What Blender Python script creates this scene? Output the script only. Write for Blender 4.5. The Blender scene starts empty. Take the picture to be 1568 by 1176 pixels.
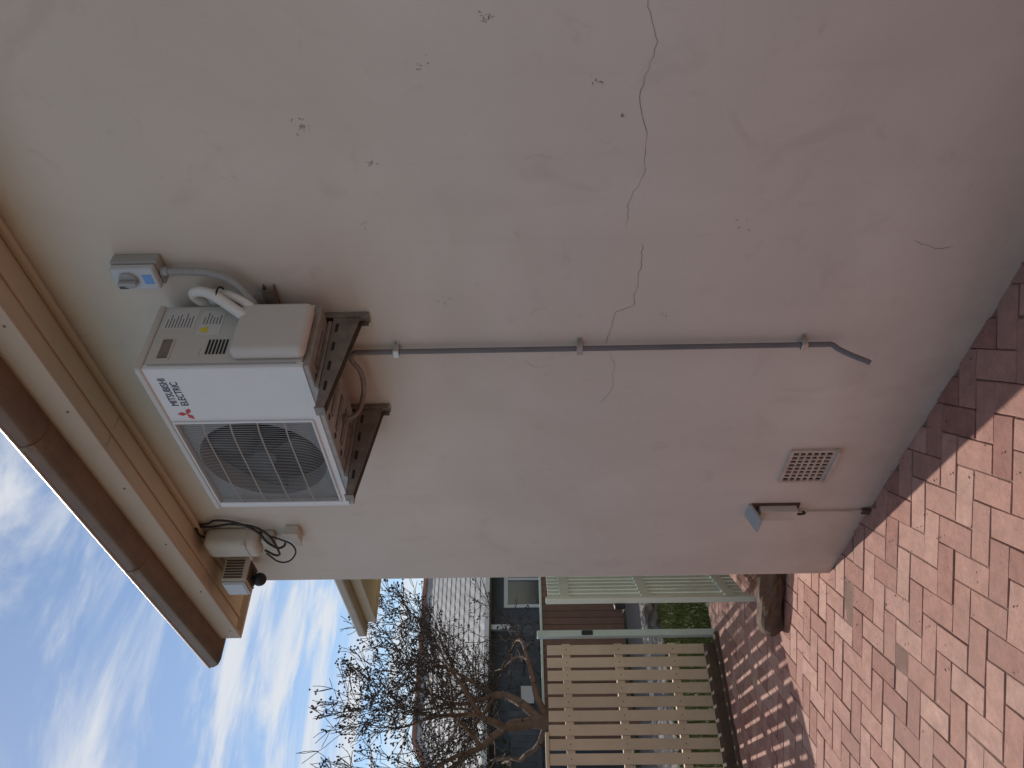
import bpy, math, random
import numpy as np
from mathutils import Vector, Matrix, noise
random.seed(7)
scene=bpy.context.scene
COL=scene.collection

# ---------------------------------------------------------------- materials
def mat(name,col,rough=.7,metal=0,var=.0,vscale=6,bump=0,bscale=60,spec=.4,stain=None,stain_amt=0,stain_scale=1.5,island=0):
    m=bpy.data.materials.new(name); m.use_nodes=True; nt=m.node_tree; N=nt.nodes; L=nt.links
    b=N['Principled BSDF']; b.inputs['Roughness'].default_value=rough; b.inputs['Metallic'].default_value=metal
    b.inputs['Specular IOR Level'].default_value=spec
    tc=N.new('ShaderNodeTexCoord'); out=None
    rgb=N.new('ShaderNodeRGB'); rgb.outputs[0].default_value=(*col,1); out=rgb.outputs[0]
    def noise_(s,d=5,r=.6):
        n=N.new('ShaderNodeTexNoise'); n.inputs['Scale'].default_value=s; n.inputs['Detail'].default_value=d; n.inputs['Roughness'].default_value=r
        L.new(tc.outputs['Object'],n.inputs['Vector']); return n
    if var:
        n=noise_(vscale); mr=N.new('ShaderNodeMapRange'); mr.inputs['From Min'].default_value=.25; mr.inputs['From Max'].default_value=.75
        mr.inputs['To Min'].default_value=1-var; mr.inputs['To Max'].default_value=1+var
        L.new(n.outputs['Fac'],mr.inputs['Value'])
        mx=N.new('ShaderNodeVectorMath'); mx.operation='SCALE'; L.new(out,mx.inputs[0]); L.new(mr.outputs[0],mx.inputs['Scale']); out=mx.outputs[0]
    if island:
        g=N.new('ShaderNodeNewGeometry'); mr=N.new('ShaderNodeMapRange'); mr.inputs['To Min'].default_value=1-island; mr.inputs['To Max'].default_value=1+island
        L.new(g.outputs['Random Per Island'],mr.inputs['Value'])
        mx=N.new('ShaderNodeVectorMath'); mx.operation='SCALE'; L.new(out,mx.inputs[0]); L.new(mr.outputs[0],mx.inputs['Scale']); out=mx.outputs[0]
    if stain:
        n=noise_(stain_scale,8,.65); mr=N.new('ShaderNodeMapRange'); mr.inputs['From Min'].default_value=.5; mr.inputs['From Max'].default_value=.75
        mr.inputs['To Min'].default_value=0; mr.inputs['To Max'].default_value=stain_amt
        L.new(n.outputs['Fac'],mr.inputs['Value'])
        mx=N.new('ShaderNodeMix'); mx.data_type='RGBA'; L.new(mr.outputs[0],mx.inputs['Factor']); L.new(out,mx.inputs['A']); mx.inputs['B'].default_value=(*stain,1); out=mx.outputs['Result']
    L.new(out,b.inputs['Base Color'])
    if bump:
        n=noise_(bscale,6,.6); bp=N.new('ShaderNodeBump'); bp.inputs['Strength'].default_value=bump; bp.inputs['Distance'].default_value=.01
        L.new(n.outputs['Fac'],bp.inputs['Height']); L.new(bp.outputs[0],b.inputs['Normal'])
    return m
M={}
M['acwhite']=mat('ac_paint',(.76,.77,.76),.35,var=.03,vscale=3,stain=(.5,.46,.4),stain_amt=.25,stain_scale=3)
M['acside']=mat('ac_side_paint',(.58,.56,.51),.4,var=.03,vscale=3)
M['acdark']=mat('ac_dark_interior',(.02,.02,.022),.6)
M['fan']=mat('fan_plastic',(.04,.04,.042),.5)
M['acmid']=mat('ac_grey_plastic',(.44,.44,.42),.5)
M['acpanel']=mat('ac_fan_panel',(.27,.27,.26),.5)
M['fin']=mat('ac_coil_fins',(.22,.22,.22),.5,metal=.5)
M['galv']=mat('galvanised_bracket',(.25,.215,.18),.5,metal=.4,var=.25,vscale=25,stain=(.12,.065,.04),stain_amt=.6,stain_scale=12)
M['galvlt']=mat('galvanised_base',(.36,.33,.30),.5,metal=.4,var=.2,vscale=20)
M['pvc']=mat('grey_pvc',(.17,.165,.165),.5,var=.12,vscale=8)
M['clip']=mat('zinc_clip',(.55,.54,.5),.35,metal=.7,var=.2,vscale=60)
M['insul']=mat('white_insulation',(.75,.74,.70),.6,var=.05,vscale=20)
M['black']=mat('black_plastic',(.015,.015,.017),.5)
M['cable']=mat('black_cable',(.03,.022,.02),.5)
M['isogrey']=mat('isolator_grey',(.36,.37,.36),.4,var=.03)
M['isolt']=mat('isolator_cover',(.52,.56,.58),.25)
M['blue']=mat('blue_sticker',(.15,.35,.7),.3)
M['label']=mat('label_silver',(.62,.62,.59),.4)
M['ink']=mat('ink',(.08,.08,.09),.6)
M['navy']=mat('logo_ink',(.03,.04,.12),.4)
M['red']=mat('logo_red',(.6,.02,.02),.4)
M['yellow']=mat('warning_yellow',(.75,.6,.03),.4)
M['creambox']=mat('cream_box',(.55,.51,.43),.5,var=.06,vscale=10,stain=(.3,.25,.2),stain_amt=.3,stain_scale=8)
M['fascia']=mat('fascia_paint',(.56,.45,.34),.55,var=.06,vscale=3,bump=.1,bscale=20,stain=(.33,.24,.17),stain_amt=.4,stain_scale=3)
M['soffit']=mat('soffit_paint',(.60,.50,.35),.6,var=.05,vscale=2,bump=.1,bscale=15)
M['gutter']=mat('gutter_brown',(.20,.125,.08),.45,var=.18,vscale=6,stain=(.07,.045,.03),stain_amt=.7,stain_scale=5)
M['gutterlip']=mat('gutter_lip',(.42,.33,.25),.4,var=.1,vscale=10)
M['tile']=mat('roof_tile',(.33,.16,.11),.8,var=.2)
M['crack']=mat('crack_dark',(.20,.165,.145),.9)
M['scuff']=mat('chipped_plaster',(.25,.23,.21),.9)
M['vent']=mat('vent_cream',(.55,.45,.37),.7,var=.12,vscale=20,stain=(.28,.18,.13),stain_amt=.4,stain_scale=15)
M['ventdark']=mat('vent_void',(.015,.012,.01),.9)
M['picket']=mat('picket_cream',(.56,.44,.32),.7,var=.1,vscale=4,bump=.15,bscale=30,island=.08)
M['green']=mat('sage_green_paint',(.52,.61,.55),.5,var=.06,vscale=4,island=.04)
M['sleeper']=mat('old_timber',(.10,.065,.045),.9,var=.35,vscale=12,bump=.8,bscale=25)
M['fencebrown']=mat('brown_fence',(.17,.10,.075),.8,var=.15,island=.15)
M['fencegrey']=mat('grey_paling',(.10,.115,.135),.9,var=.2,vscale=5,island=.25)
M['bark']=mat('bark',(.17,.105,.07),.85,var=.3,vscale=8,bump=.4,bscale=30)
M['twig']=mat('twig',(.065,.048,.04),.9)
M['nroof']=mat('neighbour_tiles',(.36,.345,.33),.7,var=.15,vscale=2,island=.12)
M['ridge']=mat('ridge_tiles',(.33,.17,.12),.8,var=.2)
M['nwall']=mat('neighbour_wall',(.10,.115,.14),.8,var=.08)
M['white']=mat('white_frame',(.75,.75,.73),.5)
M['glass']=mat('window_glass',(.05,.06,.07),.08,spec=.8)
M['conc']=mat('concrete',(.15,.135,.125),.9,var=.15,vscale=3,bump=.2,bscale=40)
M['rock']=mat('rock',(.12,.11,.11),.9,var=.3,bump=.6,bscale=10)
M['grassbase']=mat('lawn_soil',(.06,.075,.025),1,var=.3,vscale=3)
M['blade']=mat('grass_blade',(.10,.125,.03),.7,island=.4)
M['leaf']=mat('foliage_green',(.05,.085,.025),.7,island=.5)
M['sand']=mat('joint_sand',(.20,.125,.10),1,var=.3,vscale=10,bump=.3,bscale=80)
M['door']=mat('sign_white',(.6,.63,.66),.5)

def wallmat():
    m=bpy.data.materials.new('rendered_wall_paint'); m.use_nodes=True; nt=m.node_tree; N=nt.nodes; L=nt.links
    b=N['Principled BSDF']; b.inputs['Roughness'].default_value=.72; b.inputs['Specular IOR Level'].default_value=.3
    tc=N.new('ShaderNodeTexCoord')
    def no(s,d,r=.6,dist=0,vec=None):
        n=N.new('ShaderNodeTexNoise'); n.inputs['Scale'].default_value=s; n.inputs['Detail'].default_value=d; n.inputs['Roughness'].default_value=r; n.inputs['Distortion'].default_value=dist
        L.new(vec or tc.outputs['Object'],n.inputs['Vector']); return n
    def mixin(prev,noise_node,f0,f1,amt,col):
        mr=N.new('ShaderNodeMapRange'); mr.inputs['From Min'].default_value=f0; mr.inputs['From Max'].default_value=f1; mr.inputs['To Max'].default_value=amt
        L.new(noise_node.outputs['Fac'],mr.inputs['Value'])
        mx=N.new('ShaderNodeMix'); mx.data_type='RGBA'; L.new(mr.outputs[0],mx.inputs['Factor']); L.new(prev,mx.inputs['A']); mx.inputs['B'].default_value=(*col,1); return mx.outputs['Result']
    r=N.new('ShaderNodeValToRGB'); n1=no(1.1,6,.55,.5)
    r.color_ramp.elements[0].position=.3; r.color_ramp.elements[0].color=(.61,.55,.465,1)
    r.color_ramp.elements[1].position=.7; r.color_ramp.elements[1].color=(.71,.65,.565,1)
    L.new(n1.outputs['Fac'],r.inputs['Fac']); c=r.outputs[0]
    c=mixin(c,no(9,10,.7,1),.60,.78,.45,(.44,.37,.31))
    c=mixin(c,no(3.1,7,.6,1.2),.58,.72,.30,(.50,.43,.37))
    c=mixin(c,no(26,6,.7,.5),.66,.76,.45,(.40,.34,.29))
    mp=N.new('ShaderNodeMapping'); mp.inputs['Scale'].default_value=(7,7,.35); L.new(tc.outputs['Object'],mp.inputs[0])
    c=mixin(c,no(1,5,.6,0,mp.outputs[0]),.55,.8,.15,(.45,.39,.34))
    sp=N.new('ShaderNodeSeparateXYZ'); L.new(tc.outputs['Object'],sp.inputs[0])
    mz=N.new('ShaderNodeMapRange'); mz.inputs['From Min'].default_value=0; mz.inputs['From Max'].default_value=.5; mz.inputs['To Min'].default_value=.8; mz.inputs['To Max'].default_value=0
    L.new(sp.outputs['Z'],mz.inputs['Value'])
    n3=no(5,6,.7); mu=N.new('ShaderNodeMath'); mu.operation='MULTIPLY'; L.new(mz.outputs[0],mu.inputs[0]); L.new(n3.outputs['Fac'],mu.inputs[1])
    mx2=N.new('ShaderNodeMix'); mx2.data_type='RGBA'; L.new(mu.outputs[0],mx2.inputs['Factor']); L.new(c,mx2.inputs['A']); mx2.inputs['B'].default_value=(.37,.24,.19,1)
    L.new(mx2.outputs['Result'],b.inputs['Base Color'])
    b1=N.new('ShaderNodeBump'); b1.inputs['Strength'].default_value=.4; b1.inputs['Distance'].default_value=.03; n4=no(2.2,3,.5); L.new(n4.outputs['Fac'],b1.inputs['Height'])
    b2=N.new('ShaderNodeBump'); b2.inputs['Strength'].default_value=.2; b2.inputs['Distance'].default_value=.003; n5=no(120,5,.7); L.new(n5.outputs['Fac'],b2.inputs['Height'])
    L.new(b1.outputs[0],b2.inputs['Normal']); L.new(b2.outputs[0],b.inputs['Normal'])
    return m
M['wall']=wallmat()
def pavermat():
    m=bpy.data.materials.new('clay_paver'); m.use_nodes=True; nt=m.node_tree; N=nt.nodes; L=nt.links
    b=N['Principled BSDF']; b.inputs['Roughness'].default_value=.85; b.inputs['Specular IOR Level'].default_value=.2
    g=N.new('ShaderNodeNewGeometry'); r=N.new('ShaderNodeValToRGB'); e=r.color_ramp.elements
    e[0].position=0; e[0].color=(.28,.14,.115,1); e[1].position=1; e[1].color=(.45,.28,.23,1)
    q=e.new(.25); q.color=(.35,.19,.155,1); q=e.new(.7); q.color=(.395,.225,.185,1)
    L.new(g.outputs['Random Per Island'],r.inputs['Fac'])
    tc=N.new('ShaderNodeTexCoord')
    def no(s,d,r_=.65):
        n=N.new('ShaderNodeTexNoise'); n.inputs['Scale'].default_value=s; n.inputs['Detail'].default_value=d; n.inputs['Roughness'].default_value=r_
        L.new(tc.outputs['Object'],n.inputs['Vector']); return n
    n=no(14,8,.75); mr=N.new('ShaderNodeMapRange'); mr.inputs['From Min'].default_value=.3; mr.inputs['From Max'].default_value=.7; mr.inputs['To Min'].default_value=.76; mr.inputs['To Max'].default_value=1.22
    L.new(n.outputs['Fac'],mr.inputs['Value']); sc=N.new('ShaderNodeVectorMath'); sc.operation='SCALE'; L.new(r.outputs[0],sc.inputs[0]); L.new(mr.outputs[0],sc.inputs['Scale'])
    n2=no(1.3,7); mr2=N.new('ShaderNodeMapRange'); mr2.inputs['From Min'].default_value=.48; mr2.inputs['From Max'].default_value=.72; mr2.inputs['To Max'].default_value=.65
    L.new(n2.outputs['Fac'],mr2.inputs['Value']); mx=N.new('ShaderNodeMix'); mx.data_type='RGBA'; L.new(mr2.outputs[0],mx.inputs['Factor']); L.new(sc.outputs[0],mx.inputs['A']); mx.inputs['B'].default_value=(.29,.19,.16,1)
    L.new(mx.outputs['Result'],b.inputs['Base Color'])
    bp=N.new('ShaderNodeBump'); bp.inputs['Strength'].default_value=.7; bp.inputs['Distance'].default_value=.005; n3=no(45,6,.7); L.new(n3.outputs['Fac'],bp.inputs['Height']); L.new(bp.outputs[0],b.inputs['Normal'])
    return m
M['paver']=pavermat()

# ---------------------------------------------------------------- helpers
def empty(name,parent=None):
    o=bpy.data.objects.new(name,None); COL.objects.link(o); o.empty_display_size=.1
    if parent: o.parent=parent
    return o
def mesh(name,vs,fs,m,parent=None,smooth=False):
    me=bpy.data.meshes.new(name); me.from_pydata([tuple(v) for v in vs],[],fs); me.update()
    o=bpy.data.objects.new(name,me); COL.objects.link(o); me.materials.append(M[m])
    if smooth:
        me.polygons.foreach_set('use_smooth',[True]*len(me.polygons))
    if parent: o.parent=parent
    return o
BF=[(0,3,2,1),(4,5,6,7),(0,1,5,4),(1,2,6,5),(2,3,7,6),(3,0,4,7)]
def bverts(x0,x1,y0,y1,z0,z1):
    return [(x0,y0,z0),(x1,y0,z0),(x1,y1,z0),(x0,y1,z0),(x0,y0,z1),(x1,y0,z1),(x1,y1,z1),(x0,y1,z1)]
def box(name,x0,x1,y0,y1,z0,z1,m,parent=None,bev=0,seg=2):
    x0,x1=min(x0,x1),max(x0,x1); y0,y1=min(y0,y1),max(y0,y1); z0,z1=min(z0,z1),max(z0,z1)
    o=mesh(name,bverts(x0,x1,y0,y1,z0,z1),BF,m,parent)
    if bev:
        b=o.modifiers.new('b','BEVEL'); b.width=bev; b.segments=seg; b.limit_method='ANGLE'
        if seg>2:
            o.data.polygons.foreach_set('use_smooth',[True]*6)
            b.harden_normals=True
    return o
def boxes(name,lst,m,parent=None,bev=0):
    vs=[];fs=[]
    for b in lst:
        n=len(vs); vs+=bverts(*b); fs+=[tuple(i+n for i in f) for f in BF]
    o=mesh(name,vs,fs,m,parent)
    if bev:
        b=o.modifiers.new('b','BEVEL'); b.width=bev; b.segments=1
    return o
def tube(name,pts,r,m,parent=None,smooth=True,cyc=False):
    c=bpy.data.curves.new(name,'CURVE'); c.dimensions='3D'; c.bevel_depth=r; c.bevel_resolution=4; c.use_fill_caps=True; c.resolution_u=10
    if smooth:
        s=c.splines.new('BEZIER'); s.bezier_points.add(len(pts)-1)
        for p,q in zip(s.bezier_points,pts): p.co=q; p.handle_left_type='AUTO'; p.handle_right_type='AUTO'
    else:
        s=c.splines.new('POLY'); s.points.add(len(pts)-1)
        for p,q in zip(s.points,pts): p.co=(*q,1)
    s.use_cyclic_u=cyc
    o=bpy.data.objects.new(name,c); COL.objects.link(o); c.materials.append(M[m])
    if parent: o.parent=parent
    return o
def text(name,s,size,loc,rot,m,parent,sx=1,ext=.0006):
    c=bpy.data.curves.new(name,'FONT'); c.body=s; c.size=size; c.extrude=ext; c.space_line=.95
    o=bpy.data.objects.new(name,c); COL.objects.link(o); o.location=loc; o.rotation_euler=rot; o.scale=(sx,1,1); c.materials.append(M[m]); o.parent=parent
    return o
def cyl(name,c,r,h,axis,m,parent=None,n=24,r2=None):
    r2=r if r2 is None else r2
    vs=[];A=Vector(axis).normalized(); Q=A.to_track_quat('Z','Y')
    for k,(rr,hh) in enumerate(((r,0),(r2,h))):
        for i in range(n):
            t=2*math.pi*i/n; vs.append(Vector(c)+Q@Vector((rr*math.cos(t),rr*math.sin(t),hh)))
    fs=[(i,(i+1)%n,n+(i+1)%n,n+i) for i in range(n)]+[tuple(range(n))[::-1],tuple(range(n,2*n))]
    return mesh(name,vs,fs,m,parent)
def sphere(name,c,r,m,parent=None,sc=(1,1,1)):
    vs=[];fs=[];nu,nv=20,12
    for j in range(nv+1):
        p=math.pi*j/nv
        for i in range(nu):
            t=2*math.pi*i/nu; vs.append((c[0]+sc[0]*r*math.sin(p)*math.cos(t),c[1]+sc[1]*r*math.sin(p)*math.sin(t),c[2]+sc[2]*r*math.cos(p)))
    for j in range(nv):
        for i in range(nu): fs.append((j*nu+i,(j+1)*nu+i,(j+1)*nu+(i+1)%nu,j*nu+(i+1)%nu))
    return mesh(name,vs,fs,m,parent,True)

CX=-4.07
# ---------------------------------------------------------------- house
house=empty('rendered_house')
box('wall',CX,9,0,6,-.05,3.41,'wall',house,bev=.006)
box('soffit',-4.288,9,-.218,6.2,3.412,3.43,'soffit',house)
box('soffit_bead',CX-.02,9,-.028,-.001,3.383,3.411,'soffit',house,bev=.01,seg=3)
box('soffit_strip',-4.287,9,-.125,-.10,3.402,3.4115,'soffit',house,bev=.003)
box('fascia_front',-4.31,9,-.24,-.219,3.375,3.55,'fascia',house,bev=.004)
box('fascia_end',-4.311,-4.289,-.2185,6.2,3.375,3.549,'fascia',house,bev=.004)
boxes('soffit_joints',[(x,x+.004,-.216,-.03,3.4095,3.4115) for x in (-3.7,-2.5,-1.3,-.1)],'fascia',house)
boxes('fascia_nails',[(x-.004,x+.004,-.2425,-.2401,z-.004,z+.004) for x in (-4.2,-3.7,-3.2,-2.72,-2.2,-1.75,-1.3,-.8) for z in (3.41,)],'gutter',house)
prof=[(0,3.50),(.05,3.495),(.085,3.502),(.108,3.52),(.118,3.545),(.12,3.572)]
def gutter():
    vs=[];fs=[]
    for (d,z) in prof:
        vs+=[(9,-.241-d,z),(-4.311-d,-.241-d,z),(-4.311-d,6.2,z)]
    for i in range(len(prof)-1):
        a=i*3;b=a+3
        fs+=[(a,a+1,b+1,b),(a+1,a+2,b+2,b+1)]
    o=mesh('gutter',vs,fs,'gutter',house,True)
    s=o.modifiers.new('s','SOLIDIFY'); s.thickness=.002
    e=o.modifiers.new('e','EDGE_SPLIT'); e.split_angle=math.radians(60)
    tube('gutter_lip',[(9,-.362,3.572),(-4.43,-.362,3.572),(-4.43,6.2,3.572)],.008,'gutterlip',house,smooth=False)
    for k,x in enumerate((-3.26,-2.28,-1.3,-.3)):
        vs=[];fs=[]
        for (d,z) in prof: vs+=[(x,-.241-d-.004,z-.003),(x+.03,-.241-d-.004,z-.003)]
        for i in range(len(prof)-1): fs.append((2*i,2*i+1,2*i+3,2*i+2))
        q=mesh('gutter_joiner_%d'%k,vs,fs,'gutter',house); sm=q.modifiers.new('s','SOLIDIFY'); sm.thickness=.003
gutter()
zr=3.57
mesh('roof',[(-4.33,-.26,zr),(9.3,-.26,zr),(9.3,6.3,zr),(-4.33,6.3,zr),(-1.0,3.0,zr+1.35),(6,3.0,zr+1.35)],[(0,1,5,4),(1,2,5),(2,3,4,5),(3,0,4)],'tile',house)

wing=empty('garage_wing')
box('wall',-7.6,-4.3,1.95,7,-.05,3.4,'wall',wing)
box('soffit',-8.05,-4.32,1.50,7.2,3.402,3.42,'soffit',wing)
box('fascia_front',-8.07,-4.32,1.478,1.4985,3.37,3.58,'fascia',wing,bev=.004)
box('fascia_end',-8.072,-8.0515,1.50,7.2,3.37,3.58,'fascia',wing,bev=.004)
box('gutter_front',-8.19,-4.45,1.36,1.476,3.48,3.58,'gutterlip',wing,bev=.02)
box('gutter_end',-8.19,-8.074,1.48,7.2,3.48,3.58,'gutterlip',wing,bev=.02)
mesh('roof',[(-8.1,1.45,3.59),(-4.45,1.45,3.59),(-4.45,7.2,3.59),(-8.1,7.2,3.59),(-6.2,4.2,4.6),(-6.2,4.7,4.6)],[(0,1,4),(1,2,5,4),(2,3,5),(3,0,4,5)],'tile',wing)

# ---------------------------------------------------------------- wall damage
def crack(name,pts,w,seed):
    rnd=random.Random(seed); P=[]
    for (a,b) in zip(pts[:-1],pts[1:]):
        n=max(2,int(math.hypot(b[0]-a[0],b[1]-a[1])/.018))
        for i in range(n):
            t=i/n; P.append((a[0]+(b[0]-a[0])*t+rnd.uniform(-.004,.004),a[1]+(b[1]-a[1])*t+rnd.uniform(-.005,.005)))
    P.append(pts[-1]); vs=[];fs=[]
    for i,(x,z) in enumerate(P):
        j=min(i+1,len(P)-1);k=max(i-1,0); d=Vector((P[j][0]-P[k][0],P[j][1]-P[k][1])).normalized(); nrm=Vector((-d.y,d.x)); ww=w*rnd.uniform(.35,1.1)
        if i in(0,len(P)-1): ww=.0001
        vs+=[(x+nrm.x*ww,-.0012,z+nrm.y*ww),(x-nrm.x*ww,-.0012,z-nrm.y*ww)]
    for i in range(len(P)-1): fs.append((2*i,2*i+1,2*i+3,2*i+2))
    return mesh(name,vs,fs,'crack',house)
crack('wall_crack_1',[(-.70,1.36),(-.86,1.39),(-.97,1.35),(-1.05,1.365),(-1.13,1.38),(-1.25,1.345),(-1.39,1.34),(-1.48,1.375),(-1.59,1.375)],.0009,1)
crack('wall_crack_2',[(-1.65,1.315),(-1.75,1.31),(-1.94,1.32),(-1.97,1.375),(-2.06,1.39),(-2.14,1.40)],.0009,2)
crack('wall_crack_3',[(-2.16,1.40),(-2.25,1.36),(-2.42,1.36),(-2.5,1.40)],.0006,3)
crack('wall_crack_4',[(-1.66,.42),(-1.70,.33),(-1.69,.27)],.0008,4)
crack('wall_crack_5',[(-2.22,1.72),(-2.27,1.66),(-2.25,1.62)],.0008,5)
def scuff(name,x,z,n,r,seed):
    rnd=random.Random(seed); vs=[];fs=[]
    for i in range(n):
        cx_=x+rnd.gauss(0,r);cz=z+rnd.gauss(0,r);a=rnd.uniform(0,3.14);l=rnd.uniform(.002,.009);w=rnd.uniform(.0006,.0016);k=len(vs)
        ca,sa=math.cos(a),math.sin(a)
        for (u,v) in ((-l,0),(0,-w),(l,0),(0,w)): vs.append((cx_+u*ca-v*sa,-.001,cz+u*sa+v*ca))
        fs.append((k,k+1,k+2,k+3))
    mesh(name,vs,fs,'scuff',house)
for i,(x,z,n,r) in enumerate([(-1.19,2.35,16,.012),(-.90,1.80,12,.010),(-1.33,2.17,6,.008),(-1.02,1.98,7,.012),(-1.08,1.50,6,.006),(-1.18,1.42,5,.004),(-1.55,2.25,4,.012),(-2.0,1.20,4,.01),(-3.7,1.95,3,.006),(-2.3,1.62,4,.01),(-1.9,2.0,5,.02),(-3.0,1.6,5,.05),(-1.6,1.0,6,.06)]):
    scuff('wall_chip_%d'%i,x,z,n,r,i+20)

# ---------------------------------------------------------------- wall vent
v=empty('wall_vent')
x0,x1,z0,z1=-3.10,-2.845,.315,.52
box('void',x0+.012,x1-.012,-.004,.0,z0+.012,z1-.012,'ventdark',v)
L_=[(x0,x1,-.014,0,z0,z0+.014),(x0,x1,-.014,0,z1-.014,z1),(x0,x0+.014,-.0135,0,z0+.014,z1-.014),(x1-.014,x1,-.0135,0,z0+.014,z1-.014)]
nx,nz=8,6
for i in range(1,nx):
    xx=x0+.014+(x1-x0-.028)*i/nx; L_.append((xx-.004,xx+.004,-.012,0,z0+.014,z1-.014))
for i in range(1,nz):
    zz=z0+.014+(z1-z0-.028)*i/nz; L_.append((x0+.014,x1-.014,-.0125,0,zz-.004,zz+.004))
boxes('grid',L_,'vent',v)
box('sill',x0-.004,x1+.004,-.028,0,z0-.016,z0-.0005,'vent',v,bev=.004)

# ---------------------------------------------------------------- drain conduit
dp=empty('drain_pipe')
xp=-2.133
tube('pipe',[(xp,-.026,2.36),(xp,-.026,.58)],.0105,'pvc',dp,smooth=False)
tube('spout',[(xp,-.026,.582),(xp,-.028,.555),(xp-.008,-.045,.53),(xp-.025,-.10,.425)],.0105,'pvc',dp)
for i,z in enumerate((2.20,1.505,.66)):
    boxes('saddle_%d'%i,[(xp-.014,xp+.014,-.043,-.036,z-.011,z+.011),(xp-.018,xp-.0135,-.042,0,z-.011,z+.011),(xp+.0135,xp+.018,-.042,0,z-.011,z+.011),(xp-.036,xp-.018,-.005,0,z-.011,z+.011),(xp+.018,xp+.036,-.005,0,z-.011,z+.011)],'clip',dp,bev=.001)
    for s in(-1,1): cyl('screw_%d_%d'%(i,s),(xp+s*.028,-.005,z),.004,.003,(0,-1,0),'galv',dp,n=10)
tube('flexible_drain',[(-2.33,-.19,2.43),(-2.34,-.17,2.38),(-2.30,-.11,2.345),(-2.22,-.055,2.345),(-2.15,-.03,2.375),(-2.133,-.026,2.36)],.010,'galv',dp)
tube('drain_elbow',[(-2.33,-.19,2.45),(-2.33,-.19,2.40)],.018,'pvc',dp,smooth=False)

# ---------------------------------------------------------------- air conditioner
ac=empty('air_conditioner_outdoor_unit')
ax0,ax1,ay0,ay1,az0,az1=-2.70,-1.85,-.35,-.06,2.437,2.987
gx0,gx1,gz0,gz1=-2.66,-2.135,2.468,2.955
boxes('front_panel',[(ax0,gx0,ay0,ay0+.02,az0,az1),(gx1,ax1,ay0,ay0+.02,az0,az1),(gx0,gx1,ay0,ay0+.02,az0,gz0),(gx0,gx1,ay0,ay0+.02,gz1,az1)],'acwhite',ac)
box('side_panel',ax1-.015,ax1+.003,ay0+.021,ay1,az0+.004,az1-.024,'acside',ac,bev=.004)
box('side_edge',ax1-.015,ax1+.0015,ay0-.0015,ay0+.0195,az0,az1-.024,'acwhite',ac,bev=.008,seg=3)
box('far_side_panel',ax0-.001,ax0+.015,ay0+.021,ay1,az0,az1-.024,'acwhite',ac)
box('back_coil',ax0+.016,ax1-.016,ay1-.03,ay1-.002,az0+.01,az1-.03,'fin',ac)
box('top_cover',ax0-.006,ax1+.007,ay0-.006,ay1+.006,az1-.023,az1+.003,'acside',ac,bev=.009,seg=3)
box('base_pan',ax0+.002,ax1-.002,ay0+.004,ay1-.001,az0-.02,az0+.003,'galvlt',ac,bev=.004)
ribs=[]
for i in range(9):
    xx=ax0+.07+i*.087; ribs.append((xx,xx+.03,ay0+.06,ay1-.07,az0-.026,az0-.0195))
boxes('base_ribs',ribs,'galv',ac,bev=.003)
for i in range(7): cyl('drain_hole_%d'%i,(ax0+.1+i*.11,ay0+.035,az0-.0195),.012,.002,(0,0,-1),'acdark',ac,n=14)
box('front_far_edge',ax0-.0015,ax0+.01,ay0-.0015,ay0+.018,az0,az1-.024,'acwhite',ac,bev=.005,seg=3)
box('fan_cavity_back',gx0-.01,gx1+.01,ay0+.10,ay0+.11,gz0-.01,gz1+.01,'acdark',ac)
boxes('fan_cavity_sides',[(gx0-.012,gx0-.002,ay0+.0205,ay0+.10,gz0,gz1),(gx1+.002,gx1+.012,ay0+.0205,ay0+.10,gz0,gz1),(gx0,gx1,ay0+.0205,ay0+.10,gz0-.012,gz0-.002),(gx0,gx1,ay0+.0205,ay0+.10,gz1+.002,gz1+.012)],'acdark',ac)
fanc=Vector(((gx0+gx1)/2,ay0+.06,(gz0+gz1)/2))
vs=[];fs=[];n=96; ro=.234
for i in range(n):
    t=2*math.pi*i/n; c_,s_=math.cos(t),math.sin(t)
    hw,hh=(gx1-gx0)/2,(gz1-gz0)/2; k=min(hw/max(abs(c_),1e-6),hh/max(abs(s_),1e-6))
    vs+=[(fanc.x+ro*c_,ay0+.016,fanc.z+ro*s_),(fanc.x+k*c_,ay0+.012,fanc.z+k*s_),(fanc.x+(ro-.008)*c_,ay0+.09,fanc.z+(ro-.008)*s_)]
for i in range(n):
    j=(i+1)%n; fs.append((3*i,3*j,3*j+1,3*i+1)); fs.append((3*i,3*i+2,3*j+2,3*j))
mesh('fan_opening_panel',vs,fs,'acpanel',ac)
cyl('fan_hub',fanc,.05,.03,(0,-1,0),'fan',ac,n=28,r2=.042)
for k in range(3):
    vs=[];fs=[]
    for i in range(9):
        t=k*2*math.pi/3+i*.155; 
        for rr in (.045,.10,.16,.212):
            vs.append((fanc.x+rr*math.cos(t),fanc.y+.03-.007*i,fanc.z+rr*math.sin(t)))
    for i in range(8):
        for j in range(3): a=i*4+j; fs.append((a,a+1,a+5,a+4))
    q=mesh('fan_blade_%d'%k,vs,fs,'fan',ac,True); q.modifiers.new('s','SOLIDIFY').thickness=.003
def gy(x,z):
    u=(x-(gx0+gx1)/2)/((gx1-gx0)/2); w=(z-(gz0+gz1)/2)/((gz1-gz0)/2)
    return ay0-.002-.018*max(0,(1-u**6))*max(0,(1-w**6))
vs=[];fs=[]
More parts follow.
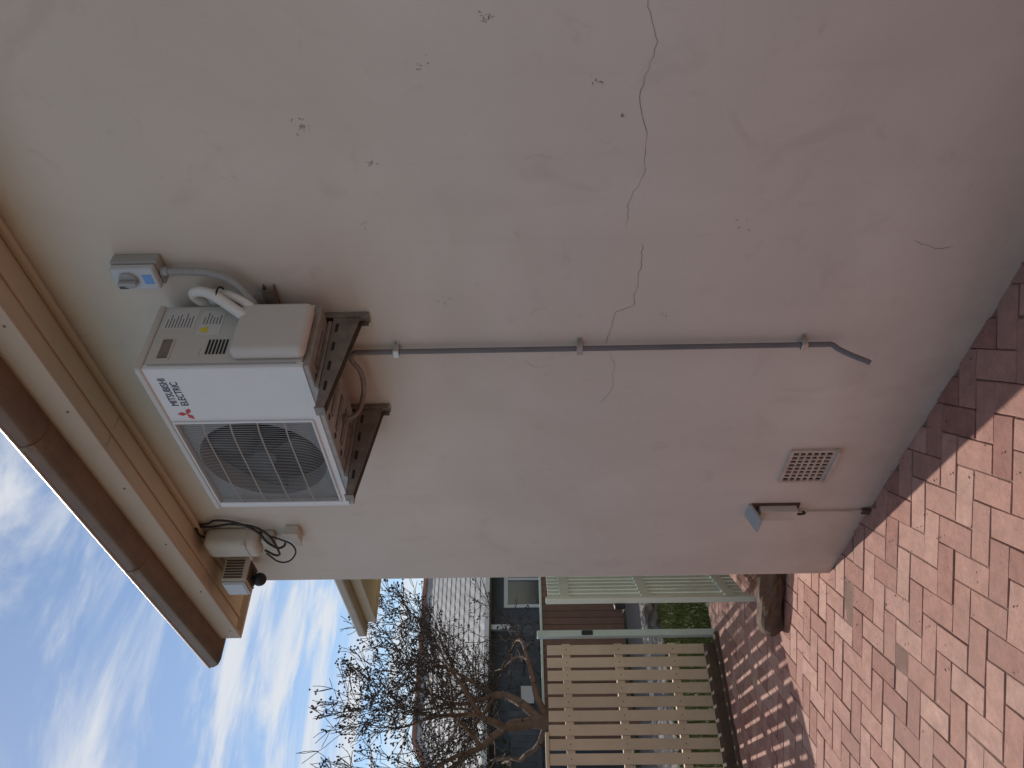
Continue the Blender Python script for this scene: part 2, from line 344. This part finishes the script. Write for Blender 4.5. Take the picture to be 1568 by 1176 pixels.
def wire(P,w):
    global vs,fs
    k=len(vs)
    for i,p in enumerate(P):
        p=Vector(p); q=Vector(P[min(i+1,len(P)-1)])-Vector(P[max(i-1,0)]); q.normalize(); s=q.cross(Vector((0,1,0))).normalized()*w; f=Vector((0,w,0))
        vs+=[p+s,p+f,p-s,p-f]
    for i in range(len(P)-1):
        a=k+4*i
        for j in range(4): fs.append((a+j,a+(j+1)%4,a+4+(j+1)%4,a+4+j))
NW=54
for i in range(NW+1):
    x=gx0+(gx1-gx0)*i/NW; wire([(x,gy(x,gz0+(gz1-gz0)*j/12),gz0+(gz1-gz0)*j/12) for j in range(13)],.0010)
for i in range(6):
    z=gz0+(gz1-gz0)*i/5; wire([(gx0+(gx1-gx0)*j/12,gy(gx0+(gx1-gx0)*j/12,z)-.002,z) for j in range(13)],.0030)
mesh('grille',vs,fs,'acmid',ac)
boxes('grille_frame',[(gx0-.008,gx0+.002,ay0-.008,ay0,gz0-.008,gz1+.008),(gx1-.002,gx1+.008,ay0-.008,ay0,gz0-.008,gz1+.008),(gx0+.002,gx1-.002,ay0-.008,ay0,gz0-.008,gz0+.002),(gx0+.002,gx1-.002,ay0-.008,ay0,gz1-.002,gz1+.008)],'acwhite',ac,bev=.003)
def rh(cx_,cz,a,ang):
    u=Vector((math.cos(ang),math.sin(ang)));w=Vector((-u.y,u.x))
    P=[Vector((cx_,cz)),Vector((cx_,cz))+u*a*.5+w*a*.29,Vector((cx_,cz))+u*a,Vector((cx_,cz))+u*a*.5-w*a*.29]
    return [(p.x,ay0-.0012,p.y) for p in P]
vs=[];fs=[]
for k in range(3):
    vs+=rh(-2.085,2.895,.034,math.pi/2+k*2*math.pi/3); fs.append((4*k,4*k+3,4*k+2,4*k+1))
mesh('logo_diamonds',vs,fs,'red',ac)
text('logo_text','MITSUBISHI\nELECTRIC',.036,(-2.04,ay0-.001,2.907),(math.pi/2,0,0),'navy',ac,sx=.8)
sx=ax1+.0035
box('handle_rim',sx-.003,sx+.003,-.315,-.215,2.885,2.935,'acside',ac,bev=.003)
box('handle_recess',sx,sx+.0036,-.308,-.222,2.892,2.926,'galv',ac)
box('rating_label',sx-.001,sx+.0008,-.17,-.075,2.84,2.95,'label',ac)
for i in range(9): box('label_line_%d'%i,sx,sx+.0012,-.165,-.165+random.uniform(.04,.085),2.852+i*.0105,2.855+i*.0105,'ink',ac)
box('warning_label',sx-.001,sx+.0008,-.20,-.085,2.745,2.825,'label',ac)
for i in range(6): box('warning_line_%d'%i,sx,sx+.0012,-.15,-.15+random.uniform(.03,.06),2.755+i*.011,2.758+i*.011,'ink',ac)
mesh('warning_triangle',[(sx+.0015,-.195,2.79),(sx+.0015,-.16,2.79),(sx+.0015,-.1775,2.822)],[(0,1,2)],'yellow',ac)
boxes('side_louvres',[(sx,sx+.0025,-.29,-.225,2.705+i*.012,2.711+i*.012) for i in range(6)],'acdark',ac)
box('small_plate',sx-.001,sx+.0015,-.30,-.262,2.79,2.83,'acside',ac,bev=.001)
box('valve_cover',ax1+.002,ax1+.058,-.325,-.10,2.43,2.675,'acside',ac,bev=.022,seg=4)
box('cover_seam',ax1+.002,ax1+.0045,-.338,-.334,2.46,2.95,'acmid',ac)
for i,x in enumerate((-2.505,-1.975)): box('foot_%d'%i,x-.035,x+.035,ay0-.012,ay1+.01,az0-.034,az0-.0205,'galvlt',ac,bev=.002)

# bracket
br=empty('wall_bracket')
zt=az0-.036
for k,x in enumerate((-1.965,-2.495)):
    w=.020
    def arm(name,xa,xb):
        P=[(-.012,zt),(-.44,zt),(-.44,zt-.028),(-.012,zt-.10)]
        vs=[(xx,y,z) for xx in (xa,xb) for (y,z) in P]
        mesh(name,vs,[(0,1,2,3),(7,6,5,4),(0,4,5,1),(1,5,6,2),(2,6,7,3),(3,7,4,0)],'galv',br)
    arm('arm_%d_cheek_a'%k,x-w,x-w+.003); arm('arm_%d_cheek_b'%k,x+w-.003,x+w)
    box('arm_%d_top'%k,x-w+.0032,x+w-.0032,-.439,-.013,zt-.003,zt,'galv',br)
    box('arm_%d_tip'%k,x-w-.001,x+w+.001,-.446,-.4405,zt-.030,zt+.004,'galv',br,bev=.001)
    boxes('leg_%d'%k,[(x-w-.004,x+w+.004,-.011,-.005,zt-.125,2.64),(x-w-.004,x-w-.001,-.03,-.0115,zt-.12,2.62),(x+w+.001,x+w+.004,-.03,-.0115,zt-.12,2.62)],'galv',br)
    for j,z in enumerate((zt-.09,zt-.03,2.56)): cyl('bolt_%d_%d'%(k,j),(x,-.011,z),.009,.008,(0,-1,0),'clip',br,n=6)
    boxes('slots_%d'%k,[(x+w+.0002,x+w+.0016,-.10-j*.09,-.06-j*.09,zt-.024,zt-.014) for j in range(4)],'acdark',br)
boxes('wall_rail',[(-2.62,-1.80,-.036,-.033,2.585,2.625),(-2.62,-1.80,-.033,-.0005,2.6225,2.625),(-2.62,-1.80,-.033,-.0005,2.585,2.5875)],'galv',br)
for s in (0,1): cyl('rubber_mount_%d'%s,(-1.965-.53*s,-.30,zt-.001),.02,.003,(0,0,1),'black',br,n=16)

# isolator
iso=empty('isolator_switch')
box('back_box',-1.757,-1.655,-.045,0,2.935,3.095,'isogrey',iso,bev=.008,seg=3)
box('cover',-1.753,-1.659,-.075,-.0455,2.94,3.09,'isolt',iso,bev=.010,seg=3)
cyl('dial',(-1.706,-.075,3.035),.032,.008,(0,-1,0),'isogrey',iso,n=28)
box('dial_lever',-1.713,-1.699,-.101,-.083,3.004,3.066,'isogrey',iso,bev=.004)
box('blue_label',-1.725,-1.685,-.0765,-.0745,2.955,2.985,'blue',iso)
box('label',-1.745,-1.735,-.0765,-.0745,3.05,3.08,'ink',iso)
cyl('gland',(-1.706,-.035,2.936),.016,.022,(0,0,-1),'isogrey',iso,n=18)
fl=[(-1.706,-.035,2.925),(-1.707,-.036,2.85),(-1.712,-.04,2.775),(-1.745,-.05,2.70),(-1.80,-.075,2.655),(-1.835,-.11,2.62),(-1.825,-.15,2.585)]
tube('flexible_conduit',fl,.0125,'isogrey',iso)
def rings(name,pts,r,m,parent,step=.008):
    P=[Vector(p) for p in pts]; S=[]
    for i in range(len(P)-1):
        p0=P[max(i-1,0)];p1=P[i];p2=P[i+1];p3=P[min(i+2,len(P)-1)]
        for j in range(20):
            t=j/20; S.append(.5*((2*p1)+(-p0+p2)*t+(2*p0-5*p1+4*p2-p3)*t*t+(-p0+3*p1-3*p2+p3)*t**3))
    vs=[];fs=[];acc=0
    for a,b in zip(S[:-1],S[1:]):
        acc+=(b-a).length
        if acc>step:
            acc=0; Q=(b-a).normalized().to_track_quat('Z','Y'); k=len(vs)
            for h in(-.0018,.0018):
                for q in range(12): vs.append(a+Q@Vector((r*math.cos(q*math.pi/6),r*math.sin(q*math.pi/6),h)))
            fs+=[(k+q,k+(q+1)%12,k+12+(q+1)%12,k+12+q) for q in range(12)]
            fs+=[tuple(range(k,k+12)),tuple(range(k+12,k+24))]
    mesh(name,vs,fs,m,parent)
rings('conduit_ribs',fl,.0142,'isogrey',iso)
ls=empty('refrigerant_line')
tube('insulated_pipe_a',[(-1.93,-.02,2.76),(-1.85,-.035,2.845),(-1.79,-.055,2.85),(-1.765,-.08,2.79),(-1.79,-.13,2.70),(-1.82,-.17,2.63)],.0185,'insul',ls)
tube('insulated_pipe_b',[(-1.93,-.02,2.72),(-1.86,-.03,2.80),(-1.81,-.04,2.80),(-1.79,-.06,2.74),(-1.80,-.10,2.66),(-1.82,-.14,2.61)],.015,'insul',ls)
tube('tie',[(-1.775,-.05,2.745),(-1.75,-.09,2.75),(-1.78,-.12,2.745),(-1.81,-.08,2.735)],.003,'black',ls,cyc=True)

# ---------------------------------------------------------------- comms box with cables
mb=empty('meter_box')
box('housing',-3.60,-3.45,-.11,0,3.085,3.365,'creambox',mb,bev=.035,seg=5)
box('skirt',-3.605,-3.445,-.115,0,3.14,3.15,'creambox',mb,bev=.004)
box('neck',-3.56,-3.49,-.07,0,3.02,3.084,'creambox',mb,bev=.012,seg=3)
jb=empty('junction_box')
box('body',-3.56,-3.445,-.05,0,2.885,2.955,'creambox',jb,bev=.006)
box('lid',-3.565,-3.44,-.060,-.0505,2.88,2.96,'creambox',jb,bev=.004)
cb=empty('black_cables')
tube('cable_a',[(-3.41,-.012,3.40),(-3.40,-.015,3.34),(-3.36,-.02,3.28),(-3.38,-.03,3.16),(-3.43,-.05,3.08),(-3.50,-.08,3.03),(-3.55,-.07,2.98),(-3.50,-.04,2.955)],.006,'cable',cb)
tube('cable_b',[(-3.43,-.012,3.40),(-3.425,-.018,3.33),(-3.40,-.02,3.20),(-3.42,-.05,3.05),(-3.52,-.10,2.99),(-3.60,-.09,3.02),(-3.58,-.07,3.08)],.006,'cable',cb)
tube('cable_c',[(-3.56,-.10,3.06),(-3.62,-.12,2.99),(-3.58,-.11,2.92),(-3.50,-.09,2.91),(-3.47,-.075,2.96),(-3.47,-.05,3.03)],.0045,'cable',cb)
tube('cable_d',[(-3.41,-.01,3.405),(-3.44,-.05,3.385),(-3.50,-.04,3.375),(-3.53,-.05,3.36)],.006,'cable',cb)

fl_=empty('security_floodlight')
box('mount',-3.84,-3.76,-.03,0,3.24,3.34,'creambox',fl_,bev=.006)
box('body',-3.86,-3.72,-.17,-.03,3.20,3.335,'creambox',fl_,bev=.012,seg=3)
box('lens',-3.855,-3.725,-.185,-.1705,3.205,3.325,'isolt',fl_,bev=.004)
box('glass',-3.85,-3.73,-.188,-.1855,3.215,3.315,'isolt',fl_)
boxes('cooling_fins',[(-3.719,-3.714,-.155+.016*i,-.148+.016*i,3.225,3.32) for i in range(7)],'sleeper',fl_)
boxes('under_fins',[(-3.85,-3.73,-.155+.016*i,-.148+.016*i,3.194,3.1995) for i in range(7)],'sleeper',fl_)
cyl('sensor_arm',(-3.80,-.12,3.198),.014,.03,(0,0,-1),'black',fl_,n=14)
sphere('sensor_ball',(-3.80,-.125,3.155),.036,'black',fl_)

ob=empty('outdoor_outlet_box')
box('body',-3.40,-3.315,-.045,0,.375,.56,'creambox',ob,bev=.006)
box('back_plate',-3.425,-3.30,-.008,0,.36,.60,'sleeper',ob,bev=.002)
mesh('hood',[(-3.415,-.002,.612),(-3.305,-.002,.612),(-3.305,-.095,.575),(-3.415,-.095,.575),(-3.415,-.002,.60),(-3.305,-.002,.60),(-3.305,-.095,.563),(-3.415,-.095,.563)],[(0,1,2,3),(7,6,5,4),(0,4,5,1),(1,5,6,2),(2,6,7,3),(3,7,4,0)],'isogrey',ob)
tube('down_pipe',[(-3.37,-.01,.37),(-3.372,-.01,.03)],.005,'vent',ob,smooth=False)
box('pipe_foot',-3.39,-3.355,-.022,0,.0,.04,'sleeper',ob,bev=.004)
tube('cable',[(-3.36,-.03,.38),(-3.34,-.04,.345),(-3.37,-.01,.33)],.006,'cable',ob)

# ---------------------------------------------------------------- paving
W=.116; GAP=.0015; ang=math.radians(45)
ca,sa=math.cos(ang),math.sin(ang)
vs=[];fs=[]
rnd=random.Random(3)
def brick(u0,v0,u1,v1):
    cu,cv=(u0+u1)/2*W,(v0+v1)/2*W
    x=cu*ca-cv*sa-2; y=cu*sa+cv*ca-2
    if x<-7.0 or x>5 or y<-6 or y>1.9: return
    if x>CX+.1 and y>.09: return
    hx=(u1-u0)*W/2-GAP-rnd.uniform(0,.0015); hy=(v1-v0)*W/2-GAP-rnd.uniform(0,.0015)
    rot=ang+rnd.gauss(0,.012); c,s=math.cos(rot),math.sin(rot); x+=rnd.gauss(0,.0014); y+=rnd.gauss(0,.0014)
    dz=rnd.gauss(0,.0014)+.006*noise.noise(Vector((x*.7,y*.7,0))); tx,ty=rnd.gauss(0,.008),rnd.gauss(0,.008); k=len(vs)
    for (e,z) in ((0,-.03),(0,-.003),(.003,0)):
        for (a,b) in ((-1,-1),(1,-1),(1,1),(-1,1)):
            lx,ly=a*(hx-e),b*(hy-e); vs.append((x+lx*c-ly*s,y+lx*s+ly*c,z+dz+lx*tx+ly*ty))
    for q in (0,4):
        for i in range(4): j=(i+1)%4; fs.append((k+q+i,k+q+j,k+q+4+j,k+q+4+i))
    fs.append((k+8,k+9,k+10,k+11))
for i in range(-75,76):
    for j in range(-75,76):
        c=(i-j)%4
        if c==0: brick(i,j,i+2,j+1)
        elif c==3: brick(i,j,i+1,j+2)
pv=mesh('brick_paving',vs,fs,'paver')
mesh('joint_sand',[(-7.0,-6,-.0055),(5,-6,-.0055),(5,1.9,-.0055),(-7.0,1.9,-.0055)],[(0,1,2,3)],'sand',pv)
mesh('ground',[(-300,-300,-.06),(300,-300,-.06),(300,300,-.06),(-300,300,-.06)],[(0,1,2,3)],'grassbase')
mesh('driveway',[(-13,-8,-.02),(-9.6,-8,-.02),(-9.6,14,-.02),(-13,14,-.02)],[(0,1,2,3)],'conc')
vs=[];fs=[]
vs+=[(-9.6,-8,-.03),(-7.1,-8,-.03),(-7.1,9,-.03),(-9.6,9,-.03)];fs.append((0,1,2,3))
for i in range(26000):
    x=rnd.uniform(-9.6,-7.05);y=rnd.uniform(-.6,3.4);h=rnd.uniform(.03,.08);a=rnd.uniform(0,6.28);w=.006;k=len(vs);lx,ly=rnd.gauss(0,.03),rnd.gauss(0,.03)
    vs+=[(x+w*math.cos(a),y+w*math.sin(a),-.03),(x-w*math.cos(a),y-w*math.sin(a),-.03),(x+lx,y+ly,h-.03)]; fs.append((k,k+1,k+2))
mesh('lawn',vs,fs,'blade')
vs=[];fs=[]
for i in range(420):
    x=rnd.uniform(-6.8,0);y=(-rnd.random()**2*.9 if rnd.random()<.6 else rnd.uniform(-2.5,-.1));
    if x<-4.1: y+=.9*rnd.random()
    if x<-6: x+=rnd.random()*.6
    s=rnd.uniform(.003,.010);a=rnd.uniform(0,6.28);k=len(vs);c,q=math.cos(a),math.sin(a)
    vs+=[(x-s*c,y-s*q,.006),(x+s*.35*q,y-s*.35*c,.010),(x+s*c,y+s*q,.006),(x-s*.35*q,y+s*.35*c,.008)]; fs.append((k,k+1,k+2,k+3))
mesh('leaf_litter',vs,fs,'sleeper')

# ---------------------------------------------------------------- picket fence
pf=empty('picket_fence')
P=[];y=.765
while y>-7:
    h=1.545+rnd.uniform(-.004,.004); P.append((-6.997,-6.984,y-.090,y,.10+rnd.uniform(-.008,.008),h)); y-=.117
boxes('pickets',P,'picket',pf,bev=.003)
boxes('rails',[(-7.045,-6.9975,-7,.78,z,z+.07) for z in (.35,.85,1.33)],'picket',pf)
box('cap',-7.05,-6.97,-7,.0,1.55,1.58,'picket',pf,bev=.003)
nl=[]
for q in P:
    for z in (.385,.885,1.365):
        nl.append((-6.9835,-6.981,(q[2]+q[3])/2-.005,(q[2]+q[3])/2+.005,z-.005,z+.005))
boxes('nail_heads',nl,'gutter',pf)
box('plinth',-7.02,-6.88,-7,.74,-.02,.10,'sleeper',pf,bev=.012)
box('edging',-6.86,-6.78,-7,.80,-.02,.03,'sleeper',pf,bev=.01)
gp=empty('gate_post')
box('post',-6.93,-6.87,.80,.86,-.02,1.63,'green',gp,bev=.004)
box('latch',-6.868,-6.85,.81,.85,1.12,1.22,'black',gp,bev=.004)
gt=empty('garden_gate')
A=Vector((-6.30,1.38,0));B=Vector((-5.33,.43,0)); d=(B-A);Lg=d.length;angg=math.atan2(d.y,d.x)
gt.location=A; gt.rotation_euler=(0,0,angg)
boxes('stiles',[(0,.05,-.02,.02,.05,1.58),(Lg-.05,Lg,-.02,.02,.05,1.58)],'green',gt,bev=.003)
PP=[];x=Lg-.135
while x>.06: PP.append((x,x+.06,-.036,-.0205,.07,1.56)); x-=.083
boxes('pickets',PP,'green',gt,bev=.003)
boxes('rails',[(.0505,Lg-.0505,-.019,.012,z,z+.07) for z in (.18,.80,1.40)],'green',gt)
box('latch_knob',Lg-.045,Lg+.02,-.06,-.0205,1.0,1.08,'black',gt,bev=.01)
hp=empty('hinge_post'); box('post',-6.42,-6.34,1.40,1.48,-.02,1.64,'green',hp,bev=.004)

# log
fs=[]
ax=Vector((-4.45,.62,.075))-Vector((-5.10,.11,.075)); Ld=ax.length; Q=ax.normalized().to_track_quat('Z','X')
vs=[];n=28
for j in range(25):
    for i in range(n):
        t=2*math.pi*i/n; rr=.088*(1+.28*noise.noise(Vector((math.cos(t)*1.6,math.sin(t)*1.6,j*.22)))+.1*noise.noise(Vector((math.cos(t)*6,math.sin(t)*6,j*.4)))); rr*= .88 if j in(0,24) else 1
        q=Q@Vector((rr*math.cos(t),rr*math.sin(t)*1.15,Ld*j/24)); p=Vector((-5.10,.11,.078))+q; p.z=max(p.z,.002); vs.append(p)
for j in range(24):
    for i in range(n): a=j*n; fs.append((a+i,a+(i+1)%n,a+n+(i+1)%n,a+n+i))
fs+=[tuple(range(n))[::-1],tuple(range(24*n,25*n))]
mesh('timber_log',vs,fs,'sleeper')

def blob(name,c,s,m,amp=.25,seed=0):
    vs=[];fs=[];nu,nv=24,14
    for j in range(nv+1):
        p=math.pi*j/nv
        for i in range(nu):
            t=2*math.pi*i/nu; d=Vector((math.sin(p)*math.cos(t),math.sin(p)*math.sin(t),math.cos(p))); k=1+amp*noise.noise(d*1.7+Vector((seed,0,0)))
            vs.append((c[0]+s[0]*d.x*k,c[1]+s[1]*d.y*k,c[2]+s[2]*d.z*k))
    for j in range(nv):
        for i in range(nu): fs.append((j*nu+i,(j+1)*nu+i,(j+1)*nu+(i+1)%nu,j*nu+(i+1)%nu))
    return mesh(name,vs,fs,m)
blob('garden_rock',(-9.75,2.25,.06),(.22,.2,.14),'rock',.5)

# ---------------------------------------------------------------- fences behind
bf=empty('brown_fence')
P=[];y=1.7
while y<9: P.append((-13.25,-13.2,y,y+.12,0,1.45)); y+=.128
boxes('boards',P,'fencebrown',bf); box('cap',-13.28,-13.17,1.7,9,1.451,1.49,'green',bf)
gf=empty('paling_fence')
P=[];y=-8
while y<4.0: P.append((-14.02,-14.0,y,y+.10,0,2.05+rnd.uniform(-.03,.03))); y+=.104
boxes('palings',P,'fencegrey',gf); box('rail',-13.999,-13.95,-8,4,1.5,1.57,'fencegrey',gf)
box('sign',-13.94,-13.93,2.5,2.8,1.62,1.85,'door',gf)
sf=empty('unseen_sky_block_fence')  # unseen fence added behind the camera to block low sky and warm the wall
P=[];x=-9
while x<9: P.append((x,x+.10,-4.62,-4.60,-.05,2.1+rnd.uniform(-.02,.02))); x+=.104
boxes('palings',P,'fencebrown',sf); box('rail',-9,9,-4.599,-4.55,1.4,1.47,'fencebrown',sf)

# ---------------------------------------------------------------- neighbour house
nh=empty('neighbour_house')
box('walls',-26,-18.5,.6,16,0,2.73,'nwall',nh)
eave=2.74; X0,X1,Y0,Y1=-26.5,-18.0,.1,16.5
rx,ry0,ry1,rz=-21.8,4.1,12.5,4.75
def tiled(name,a,b,c,d,rows,m):
    a,b,c,d=map(Vector,(a,b,c,d)); vs=[];fs=[]
    nrm=(b-a).cross(d-a).normalized()
    if nrm.z<0: nrm=-nrm
    for r in range(rows):
        t0,t1=r/rows,(r+1)/rows
        p0,p1=a.lerp(d,t0),b.lerp(c,t0); q0,q1=a.lerp(d,t1),b.lerp(c,t1)
        wN=max(1,int((p1-p0).length/.30))
        for i in range(wN):
            s0,s1=i/wN,(i+1)/wN; sm=(s0+s1)/2; k=len(vs)
            vs+=[p0.lerp(p1,s0)+nrm*.012,p0.lerp(p1,sm)+nrm*.024,p0.lerp(p1,s1)+nrm*.012,q0.lerp(q1,s1)+nrm*.0,q0.lerp(q1,sm)+nrm*.010,q0.lerp(q1,s0)+nrm*.0,p0.lerp(p1,s0)-nrm*.005,p0.lerp(p1,s1)-nrm*.005]
            fs+=[(k,k+1,k+4,k+5),(k+1,k+2,k+3,k+4),(k+6,k+7,k+2,k+1,k)]
    mesh(name,vs,fs,m,nh)
tiled('roof_tiles_front',(X1,Y0,eave),(X1,Y1,eave),(rx,ry1,rz),(rx,ry0,rz),13,'nroof')
tiled('roof_tiles_side',(X0,Y0,eave),(X1,Y0,eave),(rx,ry0,rz),(rx-.01,ry0,rz),13,'nroof')
mesh('roof_back',[(X0,Y0,eave),(X0,Y1,eave),(rx,ry1,rz),(rx,ry0,rz),(X1,Y1,eave),(X1,Y0,eave)],[(0,1,2,3),(1,4,2),(0,5,4,1)],'ridge',nh)
tube('ridge_cap',[(X1,Y0,eave+.06),(rx,ry0,rz+.04),(rx,ry1,rz+.04),(X1,Y1,eave+.06)],.09,'ridge',nh,smooth=False)
box('gutter',-18.0,-17.88,.1,16.5,2.64,2.75,'white',nh)
box('fascia',-18.06,-18.001,.1,16.5,2.6,2.73,'gutter',nh)
for i,yy in enumerate((6.4,9.5)):
    box('window_glass_%d'%i,-18.497,-18.49,yy,yy+1.4,1.0,2.2,'glass',nh)
    boxes('window_frame_%d'%i,[(-18.498,-18.45,yy-.08,yy,.9,2.3),(-18.498,-18.45,yy+1.4,yy+1.48,.9,2.3),(-18.498,-18.45,yy,yy+1.4,2.2,2.3),(-18.498,-18.45,yy,yy+1.4,.9,1.0),(-18.498,-18.455,yy+.67,yy+.73,1.0,2.2)],'white',nh)
box('porch_post',-18.2,-18.08,5.6,5.72,0,2.6,'white',nh)

# ---------------------------------------------------------------- bare tree
def tree():
    K=1.28
    vs=[];fs=[];tv=[];tf=[]
    rr=random.Random(11)
    def seg(p,q,r0,r1):
        r0=max(r0,.0050); r1=max(r1,.0046)
        n=8 if r0>.02 else (4 if r0>.010 else 3)
        V,F=(vs,fs) if r0>.012 else (tv,tf)
        Q=(q-p).normalized().to_track_quat('Z','Y'); k=len(V)
        for (c,r_) in ((p,r0),(q,r1)):
            for i in range(n): t=2*math.pi*i/n; V.append(c+Q@Vector((r_*math.cos(t),r_*math.sin(t),0)))
        for i in range(n): F.append((k+i,k+(i+1)%n,k+n+(i+1)%n,k+n+i))
    def pod(p):
        for _ in range(4):
            c=p+Vector((rr.gauss(0,.03),rr.gauss(0,.03),rr.gauss(0,.03))); s=.018; k=len(tv)
            tv.extend([c+Vector((s,0,0)),c+Vector((-s,0,0)),c+Vector((0,s,0)),c+Vector((0,-s,0)),c+Vector((0,0,s)),c+Vector((0,0,-s))])
            tf.extend([(k,k+2,k+4),(k+2,k+1,k+4),(k+1,k+3,k+4),(k+3,k,k+4),(k+2,k,k+5),(k+1,k+2,k+5),(k+3,k+1,k+5),(k,k+3,k+5)])
    def grow(p,d,r,L,lev):
        n=5 if lev<5 else 3
        for i in range(n):
            w_=.2 if lev<3 else .16
            d=(d+Vector((rr.gauss(0,w_),rr.gauss(0,w_),rr.gauss(0,.10)+.03))).normalized()
            q=p+d*(L/n); r2=r*.94; seg(p,q,r,r2); p,r=q,r2
            if lev>=2 and rr.random()<.5 and lev<7:
                s=(d+Vector((rr.gauss(0,.7),rr.gauss(0,.7),rr.gauss(0,.4)))).normalized(); grow(p,s,r*.5,L*.62,lev+2)
        if lev>=7:
            if rr.random()<.3: pod(p)
            return
        for i in range(2 if rr.random()<.65 else 3):
            s=(d+Vector((rr.gauss(0,.46),rr.gauss(0,.46),rr.gauss(0,.27)+.03))).normalized()
            grow(p,s,r*rr.uniform(.64,.8),L*rr.uniform(.72,.88),lev+1)
    base=Vector((-12.67,1.78,-.05))
    pts=[base,base+Vector((0,.02,.7)),base+Vector((.03,-.02,1.25)),base+Vector((.02,.03,1.72))]
    rad=[.16,.13,.115,.11]
    for i in range(3): seg(pts[i],pts[i+1],rad[i],rad[i+1])
    top=pts[-1]
    for d,L,r in ((Vector((.1,.85,.65)),1.1,.078),(Vector((-.2,.15,1)),1.02,.07),(Vector((.1,-.45,.9)),1.0,.07),(Vector((-.3,-1,.6)),.95,.058),(Vector((.2,1.2,.8)),1.0,.058)):
        grow(top-Vector((0,0,rr.uniform(0,.3))),d.normalized(),r,L,1)
    t=empty('bare_tree'); mesh('trunk_and_limbs',vs,fs,'bark',t,True); mesh('twigs',tv,tf,'twig',t)
tree()
def leafy(name,c,s,n,seed):
    r_=random.Random(seed);vs=[];fs=[]
    cl=[Vector((r_.gauss(0,.45),r_.gauss(0,.45),r_.gauss(0,.4))) for _ in range(22)]
    for i in range(n):
        q=cl[r_.randrange(22)]+Vector((r_.gauss(0,.17),r_.gauss(0,.17),r_.gauss(0,.15))); p=Vector((c[0]+q.x*s[0],c[1]+q.y*s[1],c[2]+q.z*s[2])); k=len(vs); z=.07
        for _ in range(3): vs.append(p+Vector((r_.gauss(0,z),r_.gauss(0,z),r_.gauss(0,z))))
        fs.append((k,k+1,k+2))
    o=empty(name); mesh('foliage',vs,fs,'leaf',o); tube('trunk',[(c[0],c[1],0),(c[0],c[1],c[2])],.1,'bark',o)
leafy('garden_shrub',(-16,.2,2.1),(1.0,1.6,1.0),9000,1)
leafy('garden_shrub',(-17,-3.5,2.6),(1.6,2.2,1.6),12000,2)
leafy('leafy_tree',(-40,8,4),(5,7,3.5),16000,3)

# ---------------------------------------------------------------- light
el=math.radians(39); S=Vector((-.987*math.cos(el),.157*math.cos(el),math.sin(el)))
sd=bpy.data.lights.new('sun','SUN'); sd.energy=4.4; sd.angle=math.radians(.5); sd.color=(1,.93,.84)
so=bpy.data.objects.new('sun',sd); COL.objects.link(so); so.rotation_euler=S.to_track_quat('Z','Y').to_euler(); so.location=(-5,0,8)
w=bpy.data.worlds.new('World'); scene.world=w; w.use_nodes=True; nt=w.node_tree; N=nt.nodes; L=nt.links
bg=N['Background']; bg.inputs['Strength'].default_value=.105
sky=N.new('ShaderNodeTexSky'); sky.sky_type='NISHITA'; sky.sun_disc=False; sky.sun_elevation=el; sky.sun_rotation=math.atan2(-.987,.157); sky.air_density=1; sky.dust_density=.1; sky.ozone_density=2.2
tc=N.new('ShaderNodeTexCoord'); sep=N.new('ShaderNodeSeparateXYZ'); L.new(tc.outputs['Generated'],sep.inputs[0])
mz=N.new('ShaderNodeMath'); mz.operation='MAXIMUM'; mz.inputs[1].default_value=.06; L.new(sep.outputs['Z'],mz.inputs[0])
dv=N.new('ShaderNodeVectorMath'); dv.operation='DIVIDE'; cm=N.new('ShaderNodeCombineXYZ')
for i in range(3): L.new(mz.outputs[0],cm.inputs[i])
L.new(tc.outputs['Generated'],dv.inputs[0]); L.new(cm.outputs[0],dv.inputs[1])
mp=N.new('ShaderNodeMapping'); mp.inputs['Scale'].default_value=(1.6,.8,1); mp.inputs['Rotation'].default_value=(0,0,.5); L.new(dv.outputs[0],mp.inputs[0])
n1=N.new('ShaderNodeTexNoise'); n1.inputs['Scale'].default_value=1.6; n1.inputs['Detail'].default_value=9; n1.inputs['Roughness'].default_value=.6; n1.inputs['Distortion'].default_value=.5; L.new(mp.outputs[0],n1.inputs['Vector'])
cr=N.new('ShaderNodeMapRange'); cr.interpolation_type='SMOOTHSTEP'; cr.inputs['From Min'].default_value=.40; cr.inputs['From Max'].default_value=.66; cr.inputs['To Max'].default_value=.9; L.new(n1.outputs['Fac'],cr.inputs['Value'])
mx=N.new('ShaderNodeMix'); mx.data_type='RGBA'; L.new(cr.outputs[0],mx.inputs['Factor']); L.new(sky.outputs[0],mx.inputs['A']); mx.inputs['B'].default_value=(7.4,7.6,7.9,1)
L.new(mx.outputs['Result'],bg.inputs['Color'])

# ---------------------------------------------------------------- camera (portrait shot stored on its side)
a=math.atan(1007/1178); p=math.radians(.83); r=math.radians(.95)
fw=Vector((-math.cos(a),math.sin(a),0)); R=Vector((math.sin(a),math.cos(a),0)); Z=Vector((0,0,1))
F=math.cos(p)*fw+math.sin(p)*Z; U=-math.sin(p)*fw+math.cos(p)*Z
cxv=math.cos(r)*R-math.sin(r)*U; cyv=math.sin(r)*R+math.cos(r)*U
m3=Matrix((-cyv,cxv,-F)).transposed()
cd=bpy.data.cameras.new('camera'); cd.sensor_width=36; cd.lens=36*1178/1568; cd.clip_start=.05; cd.clip_end=1000
co=bpy.data.objects.new('camera',cd); COL.objects.link(co); co.matrix_world=Matrix.Translation((0,-2.02,1.72))@m3.to_4x4()
scene.camera=co
scene.view_settings.view_transform='Standard'; scene.view_settings.look='None'; scene.view_settings.exposure=0
